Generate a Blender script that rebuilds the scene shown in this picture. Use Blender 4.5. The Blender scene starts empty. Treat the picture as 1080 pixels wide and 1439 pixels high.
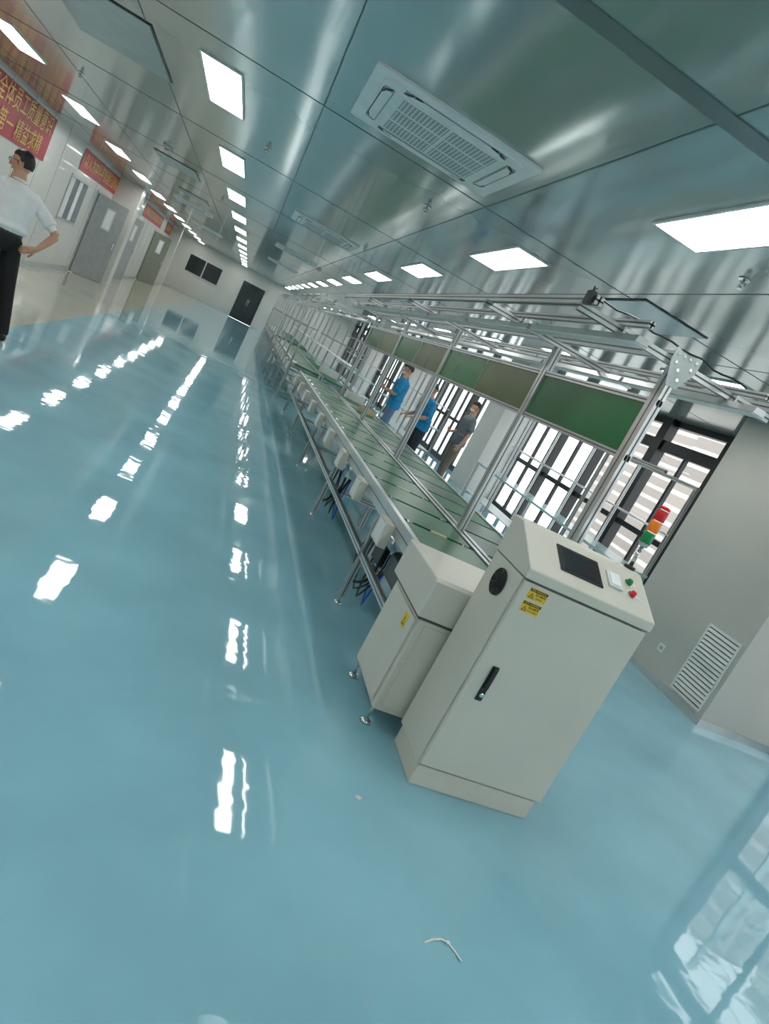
import bpy, bmesh, math, random
from mathutils import Vector, Matrix
random.seed(4)
SC=bpy.context.scene
COL=SC.collection
H=2.77; EYE=1.55

# ------------------------------------------------------------------ materials
def lin(c):
    r=[]
    for v in c[:3]:
        v=v/255.0
        r.append(v/12.92 if v<=0.04045 else ((v+0.055)/1.055)**2.4)
    return (r[0],r[1],r[2],1.0)
_m={}
def mat(name,rgb,rough=0.5,metal=0.0,var=0.06,scale=6.0,emit=0.0,bump=0.0,bscale=40.0,coat=0.0,spec=0.5,stretch=None,rvar=0.0):
    if name in _m: return _m[name]
    m=bpy.data.materials.new(name); m.use_nodes=True
    nt=m.node_tree; b=nt.nodes['Principled BSDF']
    c=lin(rgb)
    tc=nt.nodes.new('ShaderNodeTexCoord'); mp=nt.nodes.new('ShaderNodeMapping')
    nt.links.new(tc.outputs['Object'],mp.inputs['Vector'])
    if stretch: mp.inputs['Scale'].default_value=stretch
    n=nt.nodes.new('ShaderNodeTexNoise'); n.inputs['Scale'].default_value=scale; n.inputs['Detail'].default_value=4
    nt.links.new(mp.outputs[0],n.inputs['Vector'])
    r=nt.nodes.new('ShaderNodeValToRGB')
    r.color_ramp.elements[0].position=0.3; r.color_ramp.elements[1].position=0.7
    r.color_ramp.elements[0].color=(c[0]*(1-var),c[1]*(1-var),c[2]*(1-var),1)
    r.color_ramp.elements[1].color=(min(1,c[0]*(1+var)),min(1,c[1]*(1+var)),min(1,c[2]*(1+var)),1)
    nt.links.new(n.outputs['Fac'],r.inputs['Fac']); nt.links.new(r.outputs['Color'],b.inputs['Base Color'])
    b.inputs['Roughness'].default_value=rough; b.inputs['Metallic'].default_value=metal
    b.inputs['Coat Weight'].default_value=coat; b.inputs['Specular IOR Level'].default_value=spec
    if emit>0:
        b.inputs['Emission Color'].default_value=c; b.inputs['Emission Strength'].default_value=emit
    if bump>0:
        n2=nt.nodes.new('ShaderNodeTexNoise'); n2.inputs['Scale'].default_value=bscale; n2.inputs['Detail'].default_value=2
        nt.links.new(mp.outputs[0],n2.inputs['Vector'])
        bp=nt.nodes.new('ShaderNodeBump'); bp.inputs['Strength'].default_value=bump; bp.inputs['Distance'].default_value=0.01
        nt.links.new(n2.outputs['Fac'],bp.inputs['Height']); nt.links.new(bp.outputs[0],b.inputs['Normal'])
    _m[name]=m; return m

M_floor=mat('epoxy_blue',(140,190,205),0.035,0,0.10,1.3,bump=0.13,bscale=5.0,spec=0.6)
M_beige=mat('epoxy_beige',(192,190,176),0.06,0,0.05,1.0,bump=0.09,bscale=3.6,spec=0.6)
M_ceil=mat('ceiling_steel',(184,196,193),0.13,0.55,0.04,0.8,bump=0.16,bscale=1.6,stretch=(2.2,0.5,1))
M_seam=mat('ceiling_joint',(132,147,147),0.3,0.6)
M_seamd=mat('ceiling_gap',(88,104,106),0.5,0.3)
M_hatch=mat('hatch_panel',(150,184,190),0.25,0.4)
M_wall=mat('wall_panel_white',(214,213,207),0.3,0,0.03,1.5,coat=0.2)
M_wallg=mat('wall_grey',(192,191,183),0.5,0,0.03,1.5)
M_base=mat('baseboard_alu',(190,196,196),0.3,0.5)
M_blk=mat('window_frame_black',(30,34,36),0.35,0.2)
M_alu=mat('aluminium_profile',(198,201,200),0.28,0.85,0.04,20)
M_alud=mat('profile_groove',(96,102,104),0.4,0.7)
M_white=mat('white_plastic',(226,228,224),0.4)
M_acw=mat('ac_white',(240,242,240),0.4)
M_acg=mat('ac_grille',(172,180,178),0.5)
M_dark=mat('dark_plastic',(24,26,28),0.4)
M_cab=mat('cabinet_paint',(212,208,196),0.42,0,0.03,3,bump=0.05,bscale=400)
M_cabd=mat('cabinet_gap',(88,88,82),0.6)
M_green=mat('green_board',(26,92,58),0.3,0,0.14,5,spec=0.3)
M_greenl=mat('green_mat',(54,116,84),0.4,0,0.10,4,spec=0.25)
M_greenp=mat('green_panel',(18,104,56),0.25,0,0.15,2,spec=0.3)
M_brown=mat('olive_panel',(84,98,56),0.25,0,0.15,2,spec=0.3)
M_red=mat('banner_red',(176,40,52),0.45,0,0.08,3)
M_gold=mat('banner_gold',(226,190,90),0.4,0.1)
M_yel=mat('label_yellow',(236,196,40),0.5)
M_lampr=mat('lamp_red',(205,30,36),0.2,0,0.03,emit=0.08)
M_lampo=mat('lamp_orange',(240,130,30),0.2,0,0.03,emit=0.1)
M_lampg=mat('lamp_green',(20,130,70),0.2,0,0.03,emit=0.08)
M_door=mat('door_grey',(152,156,154),0.35,0.2)
M_doorg=mat('door_olive',(120,124,108),0.35,0.1)
M_dglass=mat('dark_glass',(40,48,50),0.08,0,spec=0.8)
M_chrome=mat('chrome',(210,212,212),0.12,1.0)
M_skin=mat('skin',(196,150,124),0.5,0,0.05,30)
M_hair=mat('hair_black',(22,20,20),0.5,0,0.2,80)
M_shirtw=mat('shirt_white',(230,231,231),0.75,0,0.05,8,bump=0.8,bscale=9)
M_shirtb=mat('shirt_blue',(22,128,178),0.75,0,0.10,8,bump=0.6,bscale=10)
M_shirtg=mat('shirt_grey',(104,110,116),0.8,0,0.08,8,bump=0.6,bscale=10)
M_trblk=mat('trousers_black',(18,19,22),0.8,0,0.1,8,bump=0.6,bscale=10)
M_trnavy=mat('trousers_navy',(40,48,62),0.8,0,0.1,8,bump=0.6,bscale=10)
M_jeans=mat('jeans_blue',(92,120,148),0.8,0,0.12,14,bump=0.6,bscale=10)
M_khaki=mat('trousers_khaki',(122,112,98),0.8,0,0.1,8,bump=0.6,bscale=10)
M_shoe=mat('shoe_black',(20,20,20),0.35)
M_cover=mat('shoe_cover_blue',(40,90,190),0.5)
M_lip=mat('lip',(150,88,80),0.5)
M_mask=mat('mask_white',(225,230,232),0.7)
M_screen=mat('screen_glass',(36,42,46),0.22,0,spec=0.45)
M_carton=mat('carton',(196,184,150),0.7)
M_tubeb=mat('pneumatic_tube_blue',(40,90,200),0.4)

def glassmat():
    m=bpy.data.materials.new('window_glass'); m.use_nodes=True; nt=m.node_tree
    nt.nodes.clear()
    o=nt.nodes.new('ShaderNodeOutputMaterial'); t=nt.nodes.new('ShaderNodeBsdfTransparent')
    t.inputs[0].default_value=(0.95,0.98,0.98,1)
    g=nt.nodes.new('ShaderNodeBsdfGlossy'); g.inputs['Roughness'].default_value=0.02
    mx=nt.nodes.new('ShaderNodeMixShader'); f=nt.nodes.new('ShaderNodeLayerWeight')
    p=nt.nodes.new('ShaderNodeMath'); p.operation='POWER'; p.inputs[1].default_value=4
    q=nt.nodes.new('ShaderNodeMath'); q.operation='MULTIPLY_ADD'; q.inputs[1].default_value=.6; q.inputs[2].default_value=.03
    nt.links.new(f.outputs['Facing'],p.inputs[0]); nt.links.new(p.outputs[0],q.inputs[0])
    nt.links.new(q.outputs[0],mx.inputs[0]); nt.links.new(t.outputs[0],mx.inputs[1]); nt.links.new(g.outputs[0],mx.inputs[2])
    nt.links.new(mx.outputs[0],o.inputs[0]); return m
M_glass=glassmat()
def emat(name,c,s):
    m=bpy.data.materials.new(name); m.use_nodes=True; nt=m.node_tree
    b=nt.nodes['Principled BSDF']; b.inputs['Base Color'].default_value=(0.9,0.9,0.9,1)
    b.inputs['Emission Color'].default_value=c; b.inputs['Emission Strength'].default_value=s
    return m
M_led=emat('led_diffuser',(1.0,1.0,0.97,1),14.0)
def bldmat():
    m=bpy.data.materials.new('facade'); m.use_nodes=True; nt=m.node_tree; b=nt.nodes['Principled BSDF']
    tc=nt.nodes.new('ShaderNodeTexCoord'); mp=nt.nodes.new('ShaderNodeMapping'); mp.inputs['Rotation'].default_value=(math.pi/2,0,math.pi/2)
    br=nt.nodes.new('ShaderNodeTexBrick'); br.offset=0
    br.inputs['Color1'].default_value=lin((140,132,126)); br.inputs['Color2'].default_value=lin((156,148,140)); br.inputs['Mortar'].default_value=lin((196,190,184))
    br.inputs['Scale'].default_value=1.0; br.inputs['Brick Width'].default_value=2.2; br.inputs['Row Height'].default_value=3.0; br.inputs['Mortar Size'].default_value=0.35
    nt.links.new(tc.outputs['Object'],mp.inputs[0]); nt.links.new(mp.outputs[0],br.inputs[0]); nt.links.new(br.outputs[0],b.inputs['Base Color'])
    b.inputs['Roughness'].default_value=0.8; return m
M_bld=bldmat()

# ------------------------------------------------------------------ mesh builder
class B:
    def __init__(s): s.bm=bmesh.new(); s.m=[]
    def mi(s,m):
        if m not in s.m: s.m.append(m)
        return s.m.index(m)
    def quad(s,pts,m,sm=False):
        f=s.bm.faces.new([s.bm.verts.new(p) for p in pts]); f.material_index=s.mi(m); f.smooth=sm
    def box(s,x0,x1,y0,y1,z0,z1,m):
        i=s.mi(m); v=[s.bm.verts.new((x,y,z)) for z in (z0,z1) for y in (y0,y1) for x in (x0,x1)]
        for a in ((0,2,3,1),(4,5,7,6),(0,1,5,4),(2,6,7,3),(0,4,6,2),(1,3,7,5)):
            f=s.bm.faces.new([v[k] for k in a]); f.material_index=i
    def prism(s,pts,vec,m):
        i=s.mi(m); vec=Vector(vec); a=[s.bm.verts.new(p) for p in pts]; b=[s.bm.verts.new(Vector(p)+vec) for p in pts]
        n=len(pts); fs=[s.bm.faces.new(a[::-1]),s.bm.faces.new(b)]
        for k in range(n): fs.append(s.bm.faces.new((a[k],a[(k+1)%n],b[(k+1)%n],b[k])))
        for f in fs: f.material_index=i
        bmesh.ops.recalc_face_normals(s.bm,faces=fs)
    def tube(s,pts,rad,m,seg=12,ups=None,cap=True):
        i=s.mi(m); pts=[Vector(p) for p in pts]; n=len(pts); rings=[]
        up=None
        for k in range(n):
            d=(pts[min(k+1,n-1)]-pts[max(k-1,0)]).normalized()
            if up is None:
                up=Vector(ups) if ups else (Vector((0,0,1)) if abs(d.z)<0.9 else Vector((0,1,0)))
            a=d.cross(up)
            if a.length<1e-4: a=d.cross(Vector((1,0,0)))
            a.normalize(); b=a.cross(d).normalized(); up=b
            r=rad[k] if isinstance(rad,(list,tuple)) else rad
            ra,rb=r if isinstance(r,(list,tuple)) else (r,r)
            rings.append([s.bm.verts.new(pts[k]+a*ra*math.cos(t)+b*rb*math.sin(t)) for t in [2*math.pi*j/seg for j in range(seg)]])
        fs=[]
        for k in range(n-1):
            for j in range(seg):
                fs.append(s.bm.faces.new((rings[k][j],rings[k][(j+1)%seg],rings[k+1][(j+1)%seg],rings[k+1][j])))
        for f in fs: f.smooth=True
        if cap: fs.append(s.bm.faces.new(rings[0][::-1])); fs.append(s.bm.faces.new(rings[-1]))
        for f in fs: f.material_index=i
        bmesh.ops.recalc_face_normals(s.bm,faces=fs)
    def ball(s,c,r,m,seg=16,rot=None,keep=None):
        i=s.mi(m); r=(r,r,r) if not isinstance(r,(list,tuple)) else r
        M=Matrix.Translation(c)@(rot if rot else Matrix.Identity(4))@Matrix.Diagonal((r[0],r[1],r[2],1))
        g=bmesh.ops.create_uvsphere(s.bm,u_segments=seg,v_segments=seg*2//3,radius=1.0)
        vs=g['verts']
        fs=set(f for v in vs for f in v.link_faces)
        for f in fs: f.material_index=i; f.smooth=True
        if keep:
            dl=[f for f in fs if not keep(f.calc_center_median())]
            bmesh.ops.delete(s.bm,geom=dl,context='FACES')
            vs=[v for v in vs if v.is_valid]
        for v in vs: v.co=M@v.co
        return vs
    def prof(s,x0,x1,y0,y1,z0,z1,ax,m=None):
        s.box(x0,x1,y0,y1,z0,z1,m or M_alu); e=0.0012; g=0.004
        if ax=='z':
            cx=(x0+x1)/2; cy=(y0+y1)/2
            s.box(cx-g,cx+g,y0-e,y1+e,z0,z1,M_alud); s.box(x0-e,x1+e,cy-g,cy+g,z0,z1,M_alud)
        elif ax=='y':
            cx=(x0+x1)/2; cz=(z0+z1)/2
            s.box(cx-g,cx+g,y0,y1,z0-e,z1+e,M_alud); s.box(x0-e,x1+e,y0,y1,cz-g,cz+g,M_alud)
        else:
            cy=(y0+y1)/2; cz=(z0+z1)/2
            s.box(x0,x1,cy-g,cy+g,z0-e,z1+e,M_alud); s.box(x0,x1,y0-e,y1+e,cz-g,cz+g,M_alud)
    def obj(s,name,parent=None,bevel=0.0,loc=None,rotz=0.0):
        me=bpy.data.meshes.new(name); s.bm.to_mesh(me); s.bm.free()
        for m in s.m: me.materials.append(m)
        o=bpy.data.objects.new(name,me); COL.objects.link(o)
        if parent: o.parent=parent
        if loc: o.location=loc
        o.rotation_euler[2]=rotz
        if bevel:
            md=o.modifiers.new('bevel','BEVEL'); md.width=bevel; md.segments=2; md.limit_method='ANGLE'; md.angle_limit=math.radians(50)
        return o
def empty(name,loc=(0,0,0)):
    e=bpy.data.objects.new(name,None); COL.objects.link(e); e.location=loc; e.empty_display_size=0.1; return e
def text(name,body,size,M,m,parent,ax='CENTER',ex=0.001,sx=1.0):
    cu=bpy.data.curves.new(name,'FONT'); cu.body=body; cu.size=size; cu.align_x=ax; cu.align_y='CENTER'; cu.extrude=ex
    t=bpy.data.objects.new(name+'_tmp',cu); COL.objects.link(t)
    bpy.context.view_layer.update()
    me=bpy.data.meshes.new_from_object(t.evaluated_get(bpy.context.evaluated_depsgraph_get()))
    bpy.data.objects.remove(t)
    me.transform(M@Matrix.Diagonal((sx,1,1,1))); me.materials.clear(); me.materials.append(m)
    o=bpy.data.objects.new(name,me); COL.objects.link(o); o.parent=parent; return o
def frame(o,x,y):
    x=Vector(x).normalized(); y=Vector(y).normalized(); z=x.cross(y)
    M=Matrix((x,y,z)).transposed().to_4x4(); M.translation=Vector(o); return M

# ------------------------------------------------------------------ room shell
XL=-4.2; XR=6.2; YB=-6.0; YE=40.0
b=B(); b.box(-2.2,XR+0.3,YB,YE,-0.1,0,M_floor); b.obj('floor')
b=B(); b.box(XL-3.2,-2.2,YB,YE+.2,-0.1,0,M_beige); b.obj('floor_walkway')
b=B(); b.box(XL-0.2,XR+0.3,YB-.2,YE+.2,H,H+0.1,M_ceil); b.obj('ceiling')
b=B()
x=-0.04-1.2*3
while x<XR:
    b.box(x-0.004,x+0.004,YB,YE,H-0.0015,H-0.0002,M_seamd); x+=1.2
y=4.75-9
while y<YE:
    b.box(XL,XR,y-0.006,y+0.006,H-0.002,H-0.0003,M_seamd); y+=3.0
b.box(XL,XR,2.24,2.34,H-0.006,H-0.0004,M_seam)
b.box(XL,XR,-3.7,-3.6,H-0.006,H-0.0004,M_seam)
b.obj('trim_ceiling_joints')

b=B()
W1=(16.8,18.4)
def lw(y0,y1,z0,z1): b.box(XL-0.1,XL,y0,y1,z0,z1,M_wall)
lw(YB,W1[0],0,H); lw(W1[0],W1[1],0,1.1); lw(W1[0],W1[1],2.1,H); lw(W1[1],19.4,0,H); lw(19.4,20.6,2.12,H)
lw(20.6,24.5,0,H); lw(24.5,25.7,2.12,H); lw(25.7,30.4,0,H); lw(30.4,31.6,2.12,H); lw(31.6,YE,0,H)
y=YB+1
while y<YE:
    if not (16.8<y<18.4 or 19.4<y<20.6 or 24.5<y<25.7 or 30.4<y<31.6): b.box(XL,XL+0.002,y-0.004,y+0.004,0,H,M_seamd)
    y+=1.15
b.obj('wall_left')
b=B()
for (y0,y1) in ((YB,19.4),(20.6,24.5),(25.7,30.4),(31.6,YE)): b.box(XL+0.003,XL+0.02,y0,y1,0,0.1,M_base)
b.obj('baseboard_left')
b=B(); b.box(XL-3.1,XL-3.0,YB,YE,0,H,M_wall); b.obj('wall_office')
b=B(); b.box(XL-3.2,XL-0.2,YB,YE,H,H+.1,M_wall); b.obj('ceiling_office')
b=B(); y0,y1=W1
for (a0,a1,c0,c1) in ((y0,y1,1.1,1.15),(y0,y1,2.05,2.1),(y0,y0+.05,1.15,2.05),(y1-.05,y1,1.15,2.05),((y0+y1)/2-.025,(y0+y1)/2+.025,1.15,2.05)):
    b.box(XL-0.08,XL+0.02,a0,a1,c0,c1,M_base)
b.box(XL-0.055,XL-0.045,y0+.05,y1-.05,1.15,2.05,M_glass); b.obj('window_1')
def door(name,y,ang,m,w=1.1,glass=True):
    e=empty(name,(XL,y,0))
    f=B()
    f.box(-0.1,0.03,0,0.05,0,2.12,M_base); f.box(-0.1,0.03,1.15,1.2,0,2.12,M_base); f.box(-0.1,0.03,0.05,1.15,2.07,2.12,M_base); f.obj('frame',e)
    f=B(); f.box(0,0.045,0.0,w,0.01,2.06,m)
    if glass:
        f.box(-0.004,0.049,w*.35,w*.65,1.3,1.85,M_base); f.box(-0.006,0.051,w*.39,w*.61,1.34,1.81,M_white)
    f.tube([(0.045,w-.08,1.02),(0.09,w-.08,1.02),(0.09,w-.2,1.02)],0.01,M_chrome,8)
    f.box(0.045,0.052,w-.1,w-.06,0.92,1.1,M_chrome)
    for z in (.25,1.05,1.85): f.tube([(0.05,0.0,z-.05),(0.05,0.0,z+.05)],0.012,M_chrome,8)
    o=f.obj('leaf',e); o.location=(0.03,0.05,0); o.rotation_euler[2]=-math.radians(ang)
door('door_1',19.4,32,M_door); door('door_2',24.5,12,M_door); door('door_3',30.4,30,M_doorg)
b=B(); b.box(XL+.003,-3.55,21.2,21.75,0,H-.001,M_wall); b.obj('wall_pier')
b=B(); b.box(XL+.003,-3.75,35.2,35.7,0,H-.001,M_wall); b.obj('wall_pier')
b=B(); b.box(XL,-0.5,YE,YE+.1,0,H,M_wallg); b.box(0.85,XR+.1,YE,YE+.1,0,H,M_wallg); b.box(-.5,.85,YE,YE+.1,2.15,H,M_wallg); b.obj('wall_end')
b=B(); b.box(XL+.03,-.55,YE-.02,YE-.001,0,.1,M_base); b.box(.9,XR-.1,YE-.02,YE-.001,0,.1,M_base); b.obj('baseboard_end')
b=B(); b.box(-.5,.85,YE-.03,YE+.12,2.1,2.15,M_base); b.box(-.5,-.45,YE-.03,YE+.12,0,2.1,M_base); b.box(.8,.85,YE-.03,YE+.12,0,2.1,M_base)
b.box(-.45,.17,YE,YE+.05,0.01,2.1,M_blk); b.box(.18,.8,YE,YE+.05,0.01,2.1,M_blk)
b.box(-.42,.16,YE-.006,YE,.1,2.05,M_dglass); b.box(.19,.77,YE-.006,YE,.1,2.05,M_dglass)
b.tube([(.13,YE-.05,.9),(.13,YE-.05,1.3)],.012,M_chrome,8); b.tube([(.22,YE-.05,.9),(.22,YE-.05,1.3)],.012,M_chrome,8)
b.box(.165,.185,YE-.004,YE+.04,0.01,2.1,M_blk)
b.obj('door_4')
b=B(); b.box(-3.5,-1.6,YE-.03,YE-.001,1.1,2.1,M_base); b.box(-3.44,-2.58,YE-.036,YE-.03,1.16,2.04,M_dglass); b.box(-2.52,-1.66,YE-.036,YE-.03,1.16,2.04,M_dglass); b.obj('window_2')
b=B(); b.box(XL,XR+.1,YB-.1,YB,0,H,M_wall); b.obj('wall_back')
b=B(); b.box(5.0,XR+.1,4.63,6.2,0,H-.001,M_wallg); b.obj('wall_right_pier')
b=B(); b.box(4.985,4.999,4.63,6.2,0,.07,M_base); b.box(4.985,XR-.05,4.615,4.629,0,.07,M_base); b.obj('baseboard_right')
def windows(name,y0,y1,n):
    b=B(); dz=[(0,.12),(1.06,1.14),(2.28,2.44)]
    for (a,c) in dz: b.box(XR-.06,XR+.06,y0,y1,a,c,M_blk)
    b.box(XR-.02,XR+.1,y0,y1,2.68,H-.001,M_blk)
    for k in range(n+1):
        y=y0+(y1-y0)*k/n; w=.06 if k%2 else .10
        b.box(XR-.09,XR+.06,max(y0,y-w),min(y1,y+w),.0,H-.002,M_blk)
    for k in range(n):
        yc=y0+(y1-y0)*(k+.5)/n
        b.box(XR-.03,XR+.03,yc-.025,yc+.025,.12,2.3,M_blk)
    b.quad([(XR,y0,.12),(XR,y1,.12),(XR,y1,2.68),(XR,y0,2.68)],M_glass)
    return b.obj(name)
windows('window_3',6.2,13.2,5); windows('window_4',14.2,21.2,5); windows('window_5',22.2,29.2,5); windows('window_6',30.2,YE,7); windows('window_7',YB,4.62,7)
b=B()
for k in range(9):
    z=1.25+k*.12; b.prism([(XR+.30,1.2,z),(XR+.38,1.2,z+.03),(XR+.38,1.2,z+.035),(XR+.30,1.2,z+.005)],(0,3.3,0),M_white)
for y in (1.2,2.85,4.48): b.box(XR+.29,XR+.39,y,y+.02,0,2.4,M_base)
b.obj('sunshade_louvre')
for y in (13.2,21.2,29.2):
    b=B(); b.box(5.5,XR+.1,y,y+1.0,0,H-.001,M_wall); b.obj('column')

b=B(); X=4.999
b.box(X-.012,X,4.68,4.70,.10,.82,M_white); b.box(X-.012,X,5.10,5.12,.10,.82,M_white); b.box(X-.012,X,4.70,5.10,.10,.125,M_white); b.box(X-.012,X,4.70,5.10,.795,.82,M_white)
b.box(X-.002,X-.0005,4.70,5.10,.125,.795,M_cabd)
for k in range(16):
    z=.15+k*.041
    b.prism([(X-.003,4.70,z+.018),(X-.014,4.70,z-.008),(X-.014,4.70,z-.012),(X-.003,4.70,z+.012)],(0,.40,0),M_white)
b.obj('vent_grille')
b=B(); b.box(4.99,4.999,5.44,5.53,.29,.37,M_white); b.box(4.988,4.99,5.46,5.51,.31,.35,M_acg); b.obj('wall_socket')

# ------------------------------------------------------------------ outside
b=B(); b.box(9,160,-80,140,-14.2,-14,mat('asphalt_outside',(170,170,166),.9)); b.obj('ground_outside')
for (x,y,w,d,z) in ((46,14,14,14,24),(56,38,16,16,30),(64,64,16,22,24),(80,100,16,30,26),(40,-24,14,18,12)):
    b=B(); b.box(x,x+w,y,y+d,-14,z,M_bld); b.obj('apartment_building')
w=bpy.data.worlds.new('overcast'); SC.world=w; w.use_nodes=True
bg=w.node_tree.nodes['Background']; sky=w.node_tree.nodes.new('ShaderNodeTexSky'); sky.sky_type='HOSEK_WILKIE'; sky.turbidity=9; sky.ground_albedo=.6
sky.sun_direction=(0.5,-0.3,0.8)
mixn=w.node_tree.nodes.new('ShaderNodeMix'); mixn.data_type='RGBA'; mixn.inputs[0].default_value=.1
mixn.inputs[6].default_value=(0.94,0.97,1.0,1); w.node_tree.links.new(sky.outputs[0],mixn.inputs[7]); w.node_tree.links.new(mixn.outputs[2],bg.inputs[0])
bg.inputs[1].default_value=3.4

# ------------------------------------------------------------------ ceiling lights
b=B(); z=H
b.box(-.15,.15,-.6,-.585,-.012,-.0005,M_white); b.box(-.15,.15,.585,.6,-.012,-.0005,M_white)
b.box(-.15,-.135,-.585,.585,-.012,-.0005,M_white); b.box(.135,.15,-.585,.585,-.012,-.0005,M_white)
b.box(-.135,.135,-.585,.585,-.009,-.0005,M_led)
L0=b.obj('ceiling_light',loc=(1.76,2.75,H))
for xr in (-3.1,-.72,1.76,4.06):
    for k in range(-3,13):
        yy=2.75+3*k
        if yy<YB+.7 or yy>YE-.7 or (xr==1.76 and k==0): continue
        o=bpy.data.objects.new('ceiling_light',L0.data); COL.objects.link(o); o.location=(xr,yy,H)

# ------------------------------------------------------------------ AC cassettes
def cassette():
    b=B(); R=.475
    def rr(r,c,z,n=5):
        pts=[]
        for (sx,sy,a0) in ((1,1,0),(-1,1,90),(-1,-1,180),(1,-1,270)):
            for k in range(n+1):
                a=math.radians(a0+90*k/n); pts.append((sx*(r-c)+c*math.cos(a),sy*(r-c)+c*math.sin(a),z))
        return pts
    b.prism(rr(R,.03,-.014),(0,0,.0135),M_acw)
    b.prism(rr(.41,.07,-.022),(0,0,.008),M_acw)
    for s in (1,-1):
        b.box(-.30,.30,s*.365-.030,s*.365+.030,-.0228,-.0222,M_acg); b.box(s*.365-.030,s*.365+.030,-.30,.30,-.0228,-.0222,M_acg)
        b.prism([(-.27,s*.345,-.030),(.27,s*.345,-.030),(.25,s*.392,-.026),(-.25,s*.392,-.026)],(0,0,.004),M_acw)
        b.prism([(s*.345,-.27,-.030),(s*.345,.27,-.030),(s*.392,.25,-.026),(s*.392,-.25,-.026)],(0,0,.004),M_acw)
        b.box(-.27,.27,s*.392,s*.398,-.0236,-.0228,M_dark); b.box(s*.392,s*.398,-.27,.27,-.0236,-.0228,M_dark)
    # dark curved ends of the air slots
    for sx in (1,-1):
        for sy in (1,-1):
            for sw in (0,1):
                pts=[]
                for k in range(6):
                    t=k/5; u=.20+.10*t; w_=.392-.045*t*t
                    p=(sx*u,sy*w_) if sw==0 else (sx*w_,sy*u)
                    pts.append((p[0],p[1],-.0245))
                b.tube(pts,[(.003,.002),(.007,.003),(.010,.003),(.011,.003),(.009,.003),(.004,.002)],M_dark,6,ups=(0,0,1))
    b.box(-.315,.315,-.315,.315,-.028,-.022,M_acw)
    for gx in (-.145,.145):
        for gy in (-.20,0,.20):
            b.box(gx-.135,gx+.135,gy-.085,gy+.085,-.0292,-.028,M_acg)
            for k in range(12):
                xx=gx-.135+.27*(k+.5)/12; b.box(xx-.003,xx+.003,gy-.085,gy+.085,-.031,-.0292,M_acw)
    return b
c0=cassette().obj('air_conditioner_cassette',loc=(.585,4.06,H))
for p in ((.585,10.1),(.585,16.1),(.585,22.1),(-1.9,18.2),(-1.9,24.2),(3.0,13.1)):
    o=bpy.data.objects.new('air_conditioner_cassette',c0.data); COL.objects.link(o); o.location=(p[0],p[1],H)
for (x0,x1,y0,y1) in ((2.43,3.02,4.55,5.2),(-1.95,-1.2,5.3,6.6),(-2.0,-1.35,11.4,12.4),(-2.0,-1.4,15.2,16.0),(3.0,3.6,16.5,17.1)):
    b=B(); b.box(x0,x1,y0,y1,H-.006,H-.0022,M_blk); b.box(x0+.015,x1-.015,y0+.015,y1-.015,H-.010,H-.006,M_hatch); b.obj('access_hatch')
def disc(name,x,y,r,h,m,m2=None):
    b=B(); b.tube([(x,y,H-.001),(x,y,H-h*.5),(x,y,H-h)],[r,r,r*.75],m,20)
    if m2: b.tube([(x,y,H-h),(x,y,H-h*1.3)],[r*.5,r*.35],m2,14)
    b.obj(name)
disc('smoke_detector',-1.67,10.4,.07,.04,M_white,M_lampr); disc('smoke_detector',1.2,16.5,.06,.04,M_white,M_lampr)
for (x,y) in ((-.35,6.9),(-.35,3.2),(.95,5.6),(2.2,3.3),(-2.4,8.6),(1.1,9.4),(3.3,6.9),(-1.0,13.0),(2.0,2.0)):
    b=B(); b.tube([(x,y,H-.001),(x,y,H-.006)],.032,M_chrome,16); b.tube([(x,y,H-.006),(x,y,H-.045)],.008,M_chrome,8)
    b.tube([(x-.016,y,H-.012),(x-.018,y,H-.035),(x,y,H-.05),(x+.018,y,H-.035),(x+.016,y,H-.012)],.003,M_chrome,6); b.tube([(x,y,H-.05),(x,y,H-.053)],.016,M_chrome,12)
    b.obj('sprinkler_head')

# ------------------------------------------------------------------ banners
def banner(y0,y1,z0,z1,rows,size):
    e=empty('red_banner',(XL+.006,y0,z0)); b=B()
    n=24; L=y1-y0; hh=z1-z0; i=b.mi(M_red); prev=None
    for k in range(n+1):
        off=.006+.004*math.sin(k*1.9)
        a=b.bm.verts.new((off,L*k/n,0)); c=b.bm.verts.new((off,L*k/n,hh))
        if prev: f=b.bm.faces.new((prev[0],a,c,prev[1])); f.material_index=i; f.smooth=True
        prev=(a,c)
    b.obj('cloth',e)
    for r,t in enumerate(rows):
        zc=hh*(1-(r+.5)/len(rows))
        text('lettering',t,size,frame((.014,L/2,zc),(0,1,0),(0,0,1)),M_gold,e)
banner(4.0,9.2,1.95,2.72,['热烈欢迎各级领导莅临指导','以质量求生存 以创新求发展'],.36)
banner(9.5,14.7,1.95,2.72,['严格管理提高全体员工质量意识','安全生产 质量第一 精益求精'],.35)
banner(17.1,23.0,2.24,2.70,['以人为本科学管理打造精品树立品牌'],.34)
banner(26.5,31.5,2.24,2.70,['质量是企业的生命安全是员工的保障'],.28)
banner(33.0,38.0,2.24,2.70,['团结奋进开拓创新追求卓越共创未来'],.28)

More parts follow.
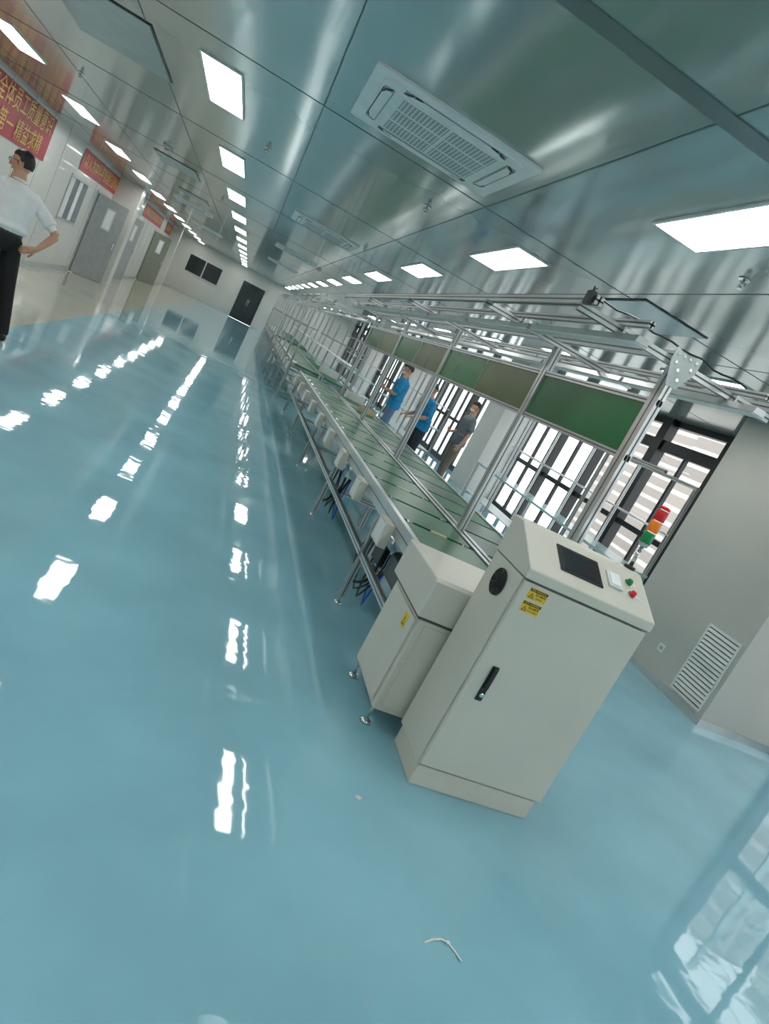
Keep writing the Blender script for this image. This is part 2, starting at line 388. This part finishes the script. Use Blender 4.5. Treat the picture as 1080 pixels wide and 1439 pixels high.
# ------------------------------------------------------------------ control cabinet
def cabinet():
    e=empty('electrical_control_cabinet',(1.43,2.41,0))
    W=.655; D=.33
    b=B(); b.box(.012,W-.012,.015,D-.01,0,.10,M_cab)
    b.box(0,W,0.02,D,.10,1.05,M_cab)
    b.obj('body',e,.004)
    b=B(); b.box(.008,W-.004,-.004,.018,.115,1.045,M_cab); b.obj('door_leaf',e,.004)
    b=B(); b.prism([(-.006,-.012,1.055),(-.006,-.012,1.10),(-.006,.235,1.235),(-.006,D+.003,1.235),(-.006,D+.003,1.055)],(W+.012,0,0),M_cab); b.obj('console',e,.006)
    b=B(); b.box(.002,W-.002,.0,D-.002,1.05,1.055,M_cabd); b.obj('console_gap',e)
    sl=Vector((0,.247,.135)).normalized()
    def S(u,v): return Vector((u,-.012,1.10))+sl*v
    M=frame(S(0,0),(1,0,0),sl)
    def onslope(bb,name):
        bb.bm.transform(M); return bb.obj(name,e,.002)
    b=B(); b.box(.16,.385,.075,.225,0,.006,M_dark); b.box(.175,.37,.088,.212,.006,.0072,M_screen); onslope(b,'touch_screen')
    b=B(); b.box(.425,.50,.11,.20,0,.012,M_white); b.box(.435,.49,.12,.19,.012,.016,M_acw); onslope(b,'switch_cover')
    b=B()
    for (v,m) in ((.185,M_lampg),(.115,M_lampr)):
        b.tube([(.555,v,0),(.555,v,.006)],.020,M_chrome,20); b.tube([(.555,v,.006),(.555,v,.022)],[.014,.013],m,20)
        b.box(.573,.60,v-.008,v+.008,0,.002,M_white)
    onslope(b,'push_buttons')
    b=B(); b.box(.075,.108,-.010,-.004,.485,.655,M_dark); b.box(.081,.102,-.022,-.010,.55,.648,M_dark); b.tube([(.0915,-.010,.515),(.0915,-.018,.515)],.011,M_chrome,16); b.obj('swing_handle',e,.003)
    b=B(); cy,cz=.17,.955; X=-.001
    b.tube([(X,cy,cz),(X-.004,cy,cz)],.062,M_cabd,28)
    for r in (.06,.048,.036,.024,.012):
        pts=[(X-.007,cy+r*math.cos(t),cz+r*math.sin(t)) for t in [2*math.pi*k/28 for k in range(29)]]
        b.tube(pts,.0026,M_dark,6)
    for k in range(4):
        a=math.pi*k/4+.4; b.tube([(X-.008,cy-.062*math.cos(a),cz-.062*math.sin(a)),(X-.008,cy+.062*math.cos(a),cz+.062*math.sin(a))],.0028,M_dark,6)
    b.obj('fan_grille',e)
    for k,(zc,t1,t2) in enumerate(((1.005,'当心触电','注意安全'),(.945,'当心触电','非专业人员请勿打开'))):
        b=B(); b.box(.045,.135,-.0055,-.0042,zc-.024,zc+.024,M_yel); b.box(.047,.133,-.0062,-.0055,zc+.010,zc+.022,M_dark)
        b.prism([(.052,-.0062,zc-.019),(.076,-.0062,zc-.019),(.064,-.0062,zc+.004)],(0,.0005,0),M_dark)
        b.prism([(.0565,-.0068,zc-.0165),(.0715,-.0068,zc-.0165),(.064,-.0068,zc-.001)],(0,.0005,0),M_yel)
        b.prism([(.0655,-.0073,zc-.005),(.0615,-.0073,zc-.0105),(.064,-.0073,zc-.0105),(.0625,-.0073,zc-.0155),(.0665,-.0073,zc-.009),(.064,-.0073,zc-.009)],(0,.0004,0),M_dark)
        b.obj('warning_label',e)
        text('label_head','警告 WARNING',.0105,frame((.09,-.0068,zc+.016),(1,0,0),(0,0,1)),M_yel,e,ex=.0002)
        text('label_text',t1,.013,frame((.104,-.0062,zc+.001),(1,0,0),(0,0,1)),M_dark,e,ex=.0002)
        text('label_text',t2,.008 if k==0 else .0055,frame((.104,-.0062,zc-.014),(1,0,0),(0,0,1)),M_dark,e,ex=.0002)
cabinet()
e=empty('signal_tower_light',(2.055,2.70,1.235)); b=B()
b.tube([(0,0,0),(0,0,.015)],.028,M_dark,20); b.tube([(0,0,.015),(0,0,.12)],.010,M_chrome,14); b.tube([(0,0,.12),(0,0,.14)],[.02,.027],M_acg,20); b.obj('pole',e)
for k,m in enumerate((M_lampg,M_lampo,M_lampr)):
    b=B(); z=.14+k*.058; b.tube([(0,0,z),(0,0,z+.004),(0,0,z+.05),(0,0,z+.054)],[.025,.027,.027,.025],m,24); b.obj('lamp',e)
b=B(); b.tube([(0,0,.314),(0,0,.325),(0,0,.33)],[.027,.025,.012],m,24); b.obj('cap',e)

# ------------------------------------------------------------------ drive unit
def foot(b,x,y,z):
    b.tube([(x,y,0),(x,y,.012),(x,y,.022)],[.032,.030,.012],M_chrome,16); b.tube([(x,y,.015),(x,y,z)],.007,M_chrome,10); b.tube([(x,y,z-.02),(x,y,z-.008)],.012,M_chrome,6)
e=empty('conveyor_drive_unit',(1.26,2.77,0))
b=B(); b.box(.02,.615,.0,.50,.10,.60,M_cab); b.obj('housing',e,.004)
b=B(); b.box(.006,.02,.035,.465,.13,.58,M_cab); b.box(.05,.60,-.006,0,.13,.58,M_cab); b.obj('panels',e,.003)
b=B(); b.box(.004,.618,-.004,.505,.60,.615,M_cabd); b.obj('gap',e)
b=B(); b.prism([(-.01,-.015,.615),(-.01,-.015,.80),(-.01,.0,.815),(-.01,.53,.815),(-.01,.53,.615)],(.63,0,0),M_cab); b.obj('head_cover',e,.006)
b=B()
for (x,y) in ((.04,.04),(.04,.46),(.58,.04),(.58,.46)): foot(b,x,y,.105)
b.obj('levelling_feet',e)
b=B(); b.box(.0045,.006,.10,.16,.49,.56,M_yel); b.prism([(.004,.11,.50),(.004,.15,.50),(.004,.13,.545)],(.0004,0,0),M_dark); b.prism([(.0035,.118,.506),(.0035,.142,.506),(.0035,.13,.534)],(.0004,0,0),M_yel); b.obj('warning_label',e)

# ------------------------------------------------------------------ conveyor lines with overhead frame
def line(name,y0,y1,posts,xo=0.0,near=False):
    e=empty(name,(xo,0,0)); T=.78
    b=B()
    ys=y0+.35 if near else y0
    for x in (1.33,1.885,1.945,2.50):
        b.box(x-.018,x+.018,ys,y1,T-.10,T+.012,M_alu)
        b.box(x-.0195,x+.0195,ys,y1,T-.05,T-.044,M_alud)
    b.prof(1.32,1.36,(3.275 if near else ys+.3),y1,.36,.40,'y'); b.prof(2.48,2.52,ys+.3,y1,.36,.40,'y')
    legs=[]; y=ys+.88
    while y<y1: legs.append(y); y+=1.95
    for y in legs:
        for x in (1.34,2.50):
            b.prof(x-.02,x+.02,y-.02,y+.02,.06,T-.10,'z')
        b.prof(1.36,2.48,y-.02,y+.02,.30,.34,'x'); b.prof(1.36,2.48,y-.02,y+.02,T-.145,T-.105,'x')
    b.obj('conveyor_frame',e)
    b=B()
    for y in legs:
        for x in (1.34,2.50): foot(b,x,y,.065)
    b.obj('levelling_feet',e)
    b=B(); b.box(1.348,1.867,ys,y1,T-.03,T-.012,M_greenl); b.box(1.963,2.482,ys,y1,T-.03,T-.008,M_greenl); b.obj('belt',e)
    b=B(); y=ys+.03; k=0
    while y+.5<y1:
        L=.52; b.box(1.362,1.855,y,y+L-.05,T-.010,T+.006,M_green)
        for s in (1.40,1.80): b.box(s-.02,s+.02,y+L-.046,y+L-.012,T-.010,T+.010,M_chrome)
        if k%2==0: b.box(1.55,1.66,y+L-.046,y+L-.014,T-.010,T+.012,M_carton)
        b.box(1.975,2.47,y+.02,y+L-.02,T-.006,T+.004,M_green if k%3 else M_greenl)
        y+=L; k+=1
    b.obj('pallets',e,.003)
    b=B(); y=ys+.45; k=0
    while y<y1:
        b.box(1.255,1.311,y,y+.20,T-.20,T-.045,M_cab); b.box(1.251,1.255,y+.02,y+.18,T-.185,T-.06,M_white); y+=.98
    b.obj('control_boxes',e,.004)
    b=B(); ZT=2.20; xc=1.915
    for y in posts:
        if near: b.prof(xc-.02,xc+.02,y-.04,y+.04,.0,ZT-.04,'z')
        else:
            for x in (1.28,2.56): b.prof(x-.02,x+.02,y-.02,y+.02,.0,ZT-.04,'z')
        b.prof(1.26 if not near else 1.32,2.58 if not near else 2.52,y-.02,y+.02,ZT-.04,ZT,'x')
    ya=posts[0]-.04; yb=posts[-1]+.25
    for x in (1.36,2.47): b.prof(x-.02,x+.02,ya-.05,yb,ZT,ZT+.04,'y')
    if near:
        b.prof(xc-.02,xc+.02,ya,yb,ZT,ZT+.04,'y')
        b.prof(xc-.015,xc+.015,ya,yb,1.965,1.995,'y'); b.prof(xc-.015,xc+.015,ya,yb,1.67,1.70,'y')
    else:
        b.prof(1.265,1.295,ya,yb,1.50,1.53,'y'); b.prof(2.545,2.575,ya,yb,1.50,1.53,'y'); b.box(2.30,2.54,ya,yb,1.20,1.215,M_white)
        b.prof(2.545,2.575,ya,yb,1.17,1.20,'y')
    b.obj('overhead_frame',e)
    b=B()
    for x in (1.56,2.27):
        y=ya-.2
        while y<yb-.6:
            b.prism([(x-.035,y,ZT-.075),(x+.035,y,ZT-.075),(x+.028,y,ZT-.045),(x-.028,y,ZT-.045)],(0,1.18,0),M_alu)
            b.box(x-.03,x+.03,y+.01,y+1.17,ZT-.082,ZT-.0745,M_white)
            for yy in (y+.2,y+.98): b.box(x-.006,x+.006,yy-.01,yy+.01,ZT-.05,ZT+.0,M_chrome)
            y+=1.22
        b.prof(x-.015,x+.015,ya-.2,yb,ZT,ZT+.03,'y')
    b.obj('light_fixtures',e)
    if near:
        b=B(); y=posts[0]+.045; k=0
        while y<yb-.2:
            L=min(1.22 if k==0 else 1.08,yb-y); b.box(xc-.006,xc+.006,y,y+L,1.70,1.965,M_brown if k%2 else M_greenp)
            b.box(xc-.010,xc+.010,y+L,y+L+.012,1.70,1.965,M_alu); y+=L+.03; k+=1
        b.obj('display_boards',e)
        b=B()
        for j,y in enumerate(legs[:2]):
            for q in range(4):
                pts=[]
                for k in range(13):
                    t=k/12; pts.append((1.42+.035*q+.03*math.sin(t*7+q+j),y-.10+.42*t-.06*math.sin(t*6),.30+.36*abs(t-.5)-.15*math.sin(math.pi*t)*(1+.3*q)))
                b.tube(pts,.007 if q else .011,M_tubeb if q==3 else M_dark,6)
        b.obj('cable_bundles',e)
        b=B(); b.box(1.40,1.62,3.55,3.85,.42,.56,M_alud); b.tube([(1.51,3.85,.49),(1.51,4.02,.49)],.055,M_dark,18); b.box(1.36,1.40,3.9,4.1,.43,.55,M_dark); b.obj('drive_motor',e,.004)
        b=B(); xc=1.915; y=posts[0]-.046
        pl=[(xc-.07,y,ZT-.02),(xc-.07,y,ZT+.045),(xc+.085,y,ZT+.045),(xc+.085,y,ZT-.03),(xc+.03,y,ZT-.13),(xc-.03,y,ZT-.13)]
        b.prism(pl,(0,.004,0),M_acg)
        for (dx,dz) in ((-.05,.02),(-.015,.02),(.02,.02),(.06,.02),(-.012,-.05),(.012,-.09),(.05,-.02),(-.04,-.02)):
            b.tube([(xc+dx,y-.005,ZT+dz),(xc+dx,y+.001,ZT+dz)],.007,M_chrome,10)
        b.obj('gusset_plate',e)
        b=B()
        b.box(1.315,1.34,y-.03,y+.02,ZT-.01,ZT+.05,M_dark); b.tube([(1.325,y-.02,ZT+.04),(1.32,y-.02,ZT+.065),(1.34,y,ZT+.07)],.006,M_dark,8)
        b.box(1.535,1.585,y-.165,y-.14,ZT-.07,ZT-.045,M_dark)
        pts=[(1.32+1.1*t,y+.01+.012*math.sin(20*t),ZT+.045+.006*math.sin(33*t)) for t in [k/20 for k in range(21)]]
        b.tube(pts,.005,M_dark,6); b.obj('cable_clamps',e)
    return e
line('assembly_line_conveyor',2.97,12.2,[3.0,4.3,6.5,8.7,10.9],near=True)
line('assembly_line_conveyor',13.6,22.4,[13.8,15.6,17.4,19.2,21.0,22.2],xo=-.02)
line('assembly_line_conveyor',23.8,33.0,[24.0,25.8,27.6,29.4,31.2,32.8],xo=0)
for k,(x,y,s,m) in enumerate(((2.22,10.0,.12,M_carton),(2.22,11.3,.16,M_white),(2.2,15,.2,M_white))):
    e=empty('parts_bin',(x,y,.787)); b=B(); t=.008
    b.box(-s,s,-s*.7,s*.7,0,t,m); b.box(-s,-s+t,-s*.7,s*.7,t,s*.7,m); b.box(s-t,s,-s*.7,s*.7,t,s*.7,m); b.box(-s+t,s-t,-s*.7,-s*.7+t,t,s*.7,m); b.box(-s+t,s-t,s*.7-t,s*.7,t,s*.7,m); b.obj('tray',e)

M_bench=mat('bench_top',(176,204,204),.2,0,.04)
def bench(y0,y1,x0,x1):
    b=B()
    b.box(x0,x1,y0,y1,.76,.79,M_bench)
    n=int((y1-y0)/1.2)
    for k in range(n+1):
        y=y0+.03+(y1-y0-.06)*k/n
        b.prof(x0+.01,x0+.05,y-.02,y+.02,0,1.9 if k%2 else .76,'z'); b.prof(x1-.05,x1-.01,y-.02,y+.02,0,1.9,'z')
        b.prof(x0+.05,x1-.05,y-.02,y+.02,.2,.24,'x')
    b.prof(x1-.05,x1-.01,y0,y1,1.9,1.94,'y'); b.prof(x0+.01,x0+.05,y0,y1,1.9,1.94,'y'); b.box(x1-.28,x1-.052,y0,y1,1.30,1.32,M_white)
    b.box(x0+.05,x1-.05,y0,y1,.24,.255,M_white)
    b.obj('window_side_workbench')
bench(6.6,11.4,4.75,5.3); bench(15,20,4.5,5.1); bench(23,31,4.5,5.1)

b=B(); b.tube([(1.291,1.60,.003),(1.33,1.622,.003),(1.365,1.63,.004),(1.388,1.622,.003),(1.405,1.595,.003),(1.42,1.562,.003)],[(.0045,.002)]*6,M_white,6); b.box(1.38,1.394,1.615,1.628,.0,.006,M_white); b.obj('cable_tie')
b=B(); b.prism([(1.145,2.215,.0),(1.165,2.205,.0),(1.175,2.222,.0),(1.158,2.232,.0)],(0,0,.005),M_white); b.obj('paper_scrap')

# ------------------------------------------------------------------ people
def person(name,loc,yaw,J,shirt,trous,shoe,headyaw=0,headpitch=0,hem='tuck',glasses=False,mask=False,lean=0.0,hgt=1.75,hold=None,bulk=1.0):
    body=B(); bones=[]
    def v(k): return Vector(J[k])
    def sp(z): return lean*max(0,z-.95)
    rings=[(.83,.10,.09),(.88,.15,.115),(.94,.168,.122),(1.0,.160,.115),(1.08,.152,.108),(1.18,.16,.112),(1.28,.174,.12),(1.36,.178,.118),(1.405,.160,.105),(1.435,.12,.085),(1.46,.075,.066),(1.56,.054,.058)]
    rings=[(z,a*(bulk if 1.01<z<1.40 else 1),c*(bulk*1.06 if bulk>1 and 1.01<z<1.40 else 1)) for z,a,c in rings]
    if bulk>1: rings.insert(4,(1.03,.172*bulk,.125*bulk))
    def ringtube(rs,seg=24):
        pts=[(0,sp(z),z) for z,_,_ in rs]; body.tube(pts,[(a,c) for _,a,c in rs],M_skin,seg,ups=(0,1,0))
    ringtube(rings)
    if hem!='tuck': ringtube([(.86,.178,.135),(.94,.180,.136),(1.02,.174,.128),(1.10,.164,.118)])
    S={}
    for s,n in ((1,'r'),(-1,'l')):
        sh=Vector((s*.172*(1+(bulk-1)*.5),sp(1.40),1.375)); el=v('elb_'+n); wr=v('wri_'+n)
        body.ball(sh,(.056,.058,.056),M_skin,14)
        body.tube([sh,sh.lerp(el,.5),el],[.050,.046,.038],M_skin,14)
        body.tube([el,el.lerp(wr,.35),wr],[.038,.039,.025],M_skin,14)
        se=sh.lerp(el,.74)
        body.tube([Vector((s*.06,sp(1.43),1.418)),Vector((s*.12,sp(1.42),1.402)),sh+Vector((0,0,-.004)),sh.lerp(el,.35),se],[(.042,.03),(.055,.04),(.060,.056),.061,.066],M_skin,16,ups=(0,0,1))
        bones.append((sh,se,.066,.068,'shirt')); bones.append((se,el,.04,.04,'skin')); bones.append((el,wr,.04,.03,'skin'))
        hp=Vector((s*.088,0,.90)); kn=v('kne_'+n); an=v('ank_'+n)
        body.tube([hp+Vector((0,0,.04)),hp.lerp(kn,.4),kn,kn.lerp(an,.5),an+Vector((0,0,-.01))],[.092,.088,.068,.062,.055],M_skin,16)
        bones.append((hp,kn,.09,.068,'tr')); bones.append((kn,an,.066,.056,'tr'))
        fd=Vector(J.get('foot_'+n,(s*.25,1,0))).normalized(); z0=an.z-.085
        a=Vector((an.x,an.y,z0))
        pts=[a-fd*.075+Vector((0,0,.045)),a-fd*.03+Vector((0,0,.05)),a+fd*.06+Vector((0,0,.045)),a+fd*.14+Vector((0,0,.034)),a+fd*.19+Vector((0,0,.028))]
        body.tube(pts,[(.025,.03),(.040,.048),(.045,.042),(.046,.032),(.026,.018)],M_skin,14,ups=(0,0,1))
        bones.append((pts[0],pts[-1],.045,.035,'shoe'))
        hd=(v('hd_'+n) if 'hd_'+n in J else (wr-el)).normalized(); pn=Vector(J.get('pn_'+n,(-s,0,0)))
        pn=(pn-hd*pn.dot(hd)).normalized(); sd=hd.cross(pn)
        body.tube([wr-hd*.01,wr+hd*.03,wr+hd*.085],[(.024,.018),(.038,.016),(.040,.014)],M_skin,12,ups=tuple(pn))
        bones.append((wr,wr+hd*.085,.03,.03,'skin'))
        S[n]=(wr,hd,pn,sd,s)
    bones.append((Vector((0,sp(1.47),1.475)),Vector((0,sp(1.56),1.56)),.06,.06,'skin'))
    zt={'tuck':1.0}.get(hem,.86)
    for i in range(len(rings)-2):
        z0,z1=rings[i][0],rings[i+1][0]
        if z1>1.47: continue
        bones.append((Vector((0,sp(z0),z0)),Vector((0,sp(z1),z1)),rings[i][1]*.85,rings[i+1][1]*.85,'torso'))
    o=body.obj(name+'_tmp')
    md=o.modifiers.new('r','REMESH'); md.mode='VOXEL'; md.voxel_size=.0105; md.use_smooth_shade=True
    md=o.modifiers.new('s','SMOOTH'); md.factor=.6; md.iterations=4
    bpy.context.view_layer.update()
    me=bpy.data.meshes.new_from_object(o.evaluated_get(bpy.context.evaluated_depsgraph_get()))
    bpy.data.objects.remove(o)
    F=B(); F.bm.from_mesh(me)
    mm={'shirt':F.mi(shirt),'skin':F.mi(M_skin),'tr':F.mi(trous),'shoe':F.mi(shoe),'belt':F.mi(M_dark)}
    for f in F.bm.faces:
        c=f.calc_center_median(); best=9; k='skin'
        for (a,d,r0,r1,m) in bones:
            ab=d-a; t=max(0,min(1,(c-a).dot(ab)/ab.length_squared)); q=(c-(a+ab*t)).length/(r0+(r1-r0)*t)
            if q<best: best=q; k=m
        if c.z>1.36 and abs(c.x)<.17: k='torso'
        if k in('torso','tr'):
            if c.z<.8: k='tr'
            else: k='tr' if c.z<zt-.012 else ('belt' if hem=='tuck' and c.z<zt+.015 else 'shirt')
            if k=='shirt' and c.z>1.458 and math.hypot(c.x,c.y-sp(c.z))<.09: k='skin'
        f.material_index=mm[k]; f.smooth=True
    for n in 'rl':
        wr,hd,pn,sd,s=S[n]
        curl=J.get('curl_'+n,.5)
        for i,(off,ln) in enumerate(((.030,.070),(.010,.080),(-.010,.074),(-.029,.058))):
            p=wr+hd*.078+sd*off*s; pts=[p]; d=hd.copy()
            for q in range(3):
                d=(d+pn*curl*(.6+.3*q)).normalized(); p=p+d*ln*(.42,.33,.25)[q]; pts.append(p)
            F.tube(pts,[.0095,.009,.008,.006],M_skin,8)
        p=wr+hd*.028+sd*.030*s; d=(hd*.7+sd*s*.75+pn*.25).normalized(); pts=[p,p+d*.035]; d=(d+hd*.6+pn*curl*.4).normalized(); pts.append(pts[-1]+d*.03)
        F.tube(pts,[.0125,.011,.008],M_skin,8)
    cz=1.458
    pts=[(.067*math.cos(t),sp(cz)+.066*math.sin(t)-.002,cz+.002-.012*math.sin(t)) for t in [2*math.pi*k/20 for k in range(21)]]
    F.tube(pts,[(.007,.017)]*21,shirt,8,ups=(0,0,1),cap=False)
    R=Matrix.Translation((0,sp(1.56)+.008,1.618))@Matrix.Rotation(math.radians(headyaw),4,'Z')@Matrix.Rotation(math.radians(headpitch),4,'X')
    Hd=B()
    vs=Hd.ball((0,0,0),(.076,.095,.118),M_skin,28)
    for q in vs:
        z=q.co.z
        if z<-.01:
            t=min(1,(-z-.01)/.108); q.co.x*=1-.34*t*t
            if q.co.y<0: q.co.y*=1-.38*t
            else: q.co.y*=1-.10*t
        if q.co.y>.06 and -.01<z<.03: q.co.y-=.006
    Hd.tube([(0,.088,.012),(0,.100,-.012),(0,.108,-.030),(0,.094,-.038)],[(.008,.006),(.010,.008),(.015,.010),(.010,.006)],M_skin,10,ups=(1,0,0))
    for s in (1,-1):
        Hd.ball((s*.030,.080,.004),(.013,.008,.008),M_white,12); Hd.ball((s*.030,.087,.004),(.0055,.004,.0055),M_dark,8)
        Hd.tube([(s*.048,.076,.022),(s*.032,.088,.028),(s*.016,.090,.024)],[.0025,.004,.003],M_hair,6)
        Hd.ball((s*.077,-.004,-.006),(.009,.020,.031),M_skin,12,rot=Matrix.Rotation(s*.25,4,'Z'))
        Hd.ball((s*.082,.0,-.006),(.005,.012,.020),M_lip,8)
    Hd.tube([(-.024,.084,-.062),(0,.094,-.060),(.024,.084,-.062)],[(.002,.003),(.004,.006),(.002,.003)],M_lip,8)
    Hd.ball((0,-.010,.016),(.083,.098,.112),M_hair,32,keep=lambda c:(c.y<.05 and c.z>-.55 and not (c.y>-.35 and c.z<.0)) or c.z>(.50 if c.y>.2 else .25))
    Hd.ball((0,-.004,.068),(.072,.088,.056),M_hair,20)
    if glasses:
        for s in (1,-1):
            pts=[(s*.032+.022*math.cos(t),.100,.004+.016*math.sin(t)) for t in [2*math.pi*k/20 for k in range(21)]]
            Hd.tube(pts,.0028,M_dark,6); Hd.tube([(s*.054,.100,.008),(s*.078,.06,.008),(s*.084,-.01,.006)],.0028,M_dark,6)
        Hd.tube([(-.010,.101,.006),(.010,.101,.006)],.002,M_dark,6)
    if mask:
        Hd.ball((0,.030,-.048),(.060,.076,.045),M_mask,20,keep=lambda c:c.y>-.1)
        for s in(1,-1): Hd.tube([(s*.055,.05,-.035),(s*.08,-.005,-.01)],.0015,M_mask,5)
    Hd.bm.transform(R)
    tmp=bpy.data.meshes.new('t')
    for f in Hd.bm.faces: f.material_index=F.mi(Hd.m[f.material_index])
    Hd.bm.to_mesh(tmp); F.bm.from_mesh(tmp); Hd.bm.free()
    if hold:
        c,sz,mm2=hold; F.box(c[0]-sz[0],c[0]+sz[0],c[1]-sz[1],c[1]+sz[1],c[2]-sz[2],c[2]+sz[2],mm2)
    sc=hgt/1.745
    F.bm.transform(Matrix.Scale(sc,4))
    return F.obj(name,loc=loc,rotz=math.radians(yaw))
base=dict(elb_r=(.24,-.02,1.12),wri_r=(.25,.06,.87),elb_l=(-.24,-.02,1.12),wri_l=(-.25,.06,.87),kne_r=(.10,.02,.49),kne_l=(-.10,.02,.49),ank_r=(.11,-.01,.085),ank_l=(-.11,-.01,.085))
def P(**k): d=dict(base); d.update(k); return d
person('man_in_white_shirt',(-2.27,7.65,0),46,P(elb_r=(.37,-.17,1.15),wri_r=(.23,-.17,.955),hd_r=(-.8,.12,-.35),pn_r=(0,1,0),curl_r=.2,elb_l=(-.26,.06,1.12),wri_l=(-.12,.27,1.20),hd_l=(.4,.5,.6),pn_l=(.5,-.6,.2),curl_l=.8,ank_r=(.22,-.15,.085),kne_r=(.175,-.05,.49)),M_shirtw,M_trblk,M_shoe,headyaw=36,headpitch=-8,glasses=True,hgt=1.79,bulk=1.22,lean=.16)
person('worker_in_blue_shirt',(3.3,13.0,0),75,P(elb_r=(.22,.06,1.11),wri_r=(.12,.28,1.12),hd_r=(-.5,.8,.1),pn_r=(-.6,-.2,.6),curl_r=.6,elb_l=(-.22,.06,1.11),wri_l=(-.12,.28,1.12),hd_l=(.5,.8,.1),pn_l=(.6,-.2,.6),curl_l=.6),M_shirtb,M_jeans,M_shoe,headpitch=-22,hem='out',hgt=1.80,mask=True,lean=.05,hold=((0,.36,1.14),(.10,.07,.004),M_white),bulk=1.14)
person('worker_in_blue_shirt',(3.68,11.9,0),100,P(elb_r=(.22,.12,1.10),wri_r=(.14,.34,1.0),hd_r=(-.2,.9,-.3),pn_r=(0,-.2,-1),curl_r=.4,elb_l=(-.22,.12,1.10),wri_l=(-.14,.34,1.0),hd_l=(.2,.9,-.3),pn_l=(0,-.2,-1),curl_l=.4,kne_r=(.12,.05,.49),ank_r=(.13,.03,.085)),M_shirtb,M_trnavy,M_shoe,headpitch=-25,hem='out',hgt=1.68,lean=.22,bulk=1.12)
person('man_in_grey_shirt',(4.55,12.2,0),95,P(elb_r=(.23,-.06,1.11),wri_r=(.20,.16,1.02),hd_r=(-.3,.8,.1),pn_r=(-.6,-.2,.4),curl_r=.7,kne_l=(-.10,.06,.49),ank_l=(-.11,.06,.085)),M_shirtg,M_khaki,M_cover,headpitch=-12,hem='out',hgt=1.74,mask=True,bulk=1.08)

# ------------------------------------------------------------------ camera
f=960.0; rho=math.radians(24.0)
d=Vector((-192,-307,f)).normalized()
r=Vector((math.cos(rho),math.sin(rho),(192*math.cos(rho)+307*math.sin(rho))/f)).normalized()
n=d.cross(r)
cx=Vector((r.x,d.x,-n.x)); cyd=Vector((r.y,d.y,-n.y)); cz=Vector((r.z,d.z,-n.z))
M=Matrix((cx,-cyd,-cz)).transposed().to_4x4(); M.translation=(0,0,EYE)
cd=bpy.data.cameras.new('camera'); cam=bpy.data.objects.new('camera',cd); COL.objects.link(cam); cam.matrix_world=M
cd.sensor_fit='VERTICAL'; cd.sensor_height=24; cd.lens=f/1439*24; cd.clip_start=.05; cd.clip_end=500
SC.camera=cam
SC.view_settings.view_transform='Standard'; SC.view_settings.exposure=0.0
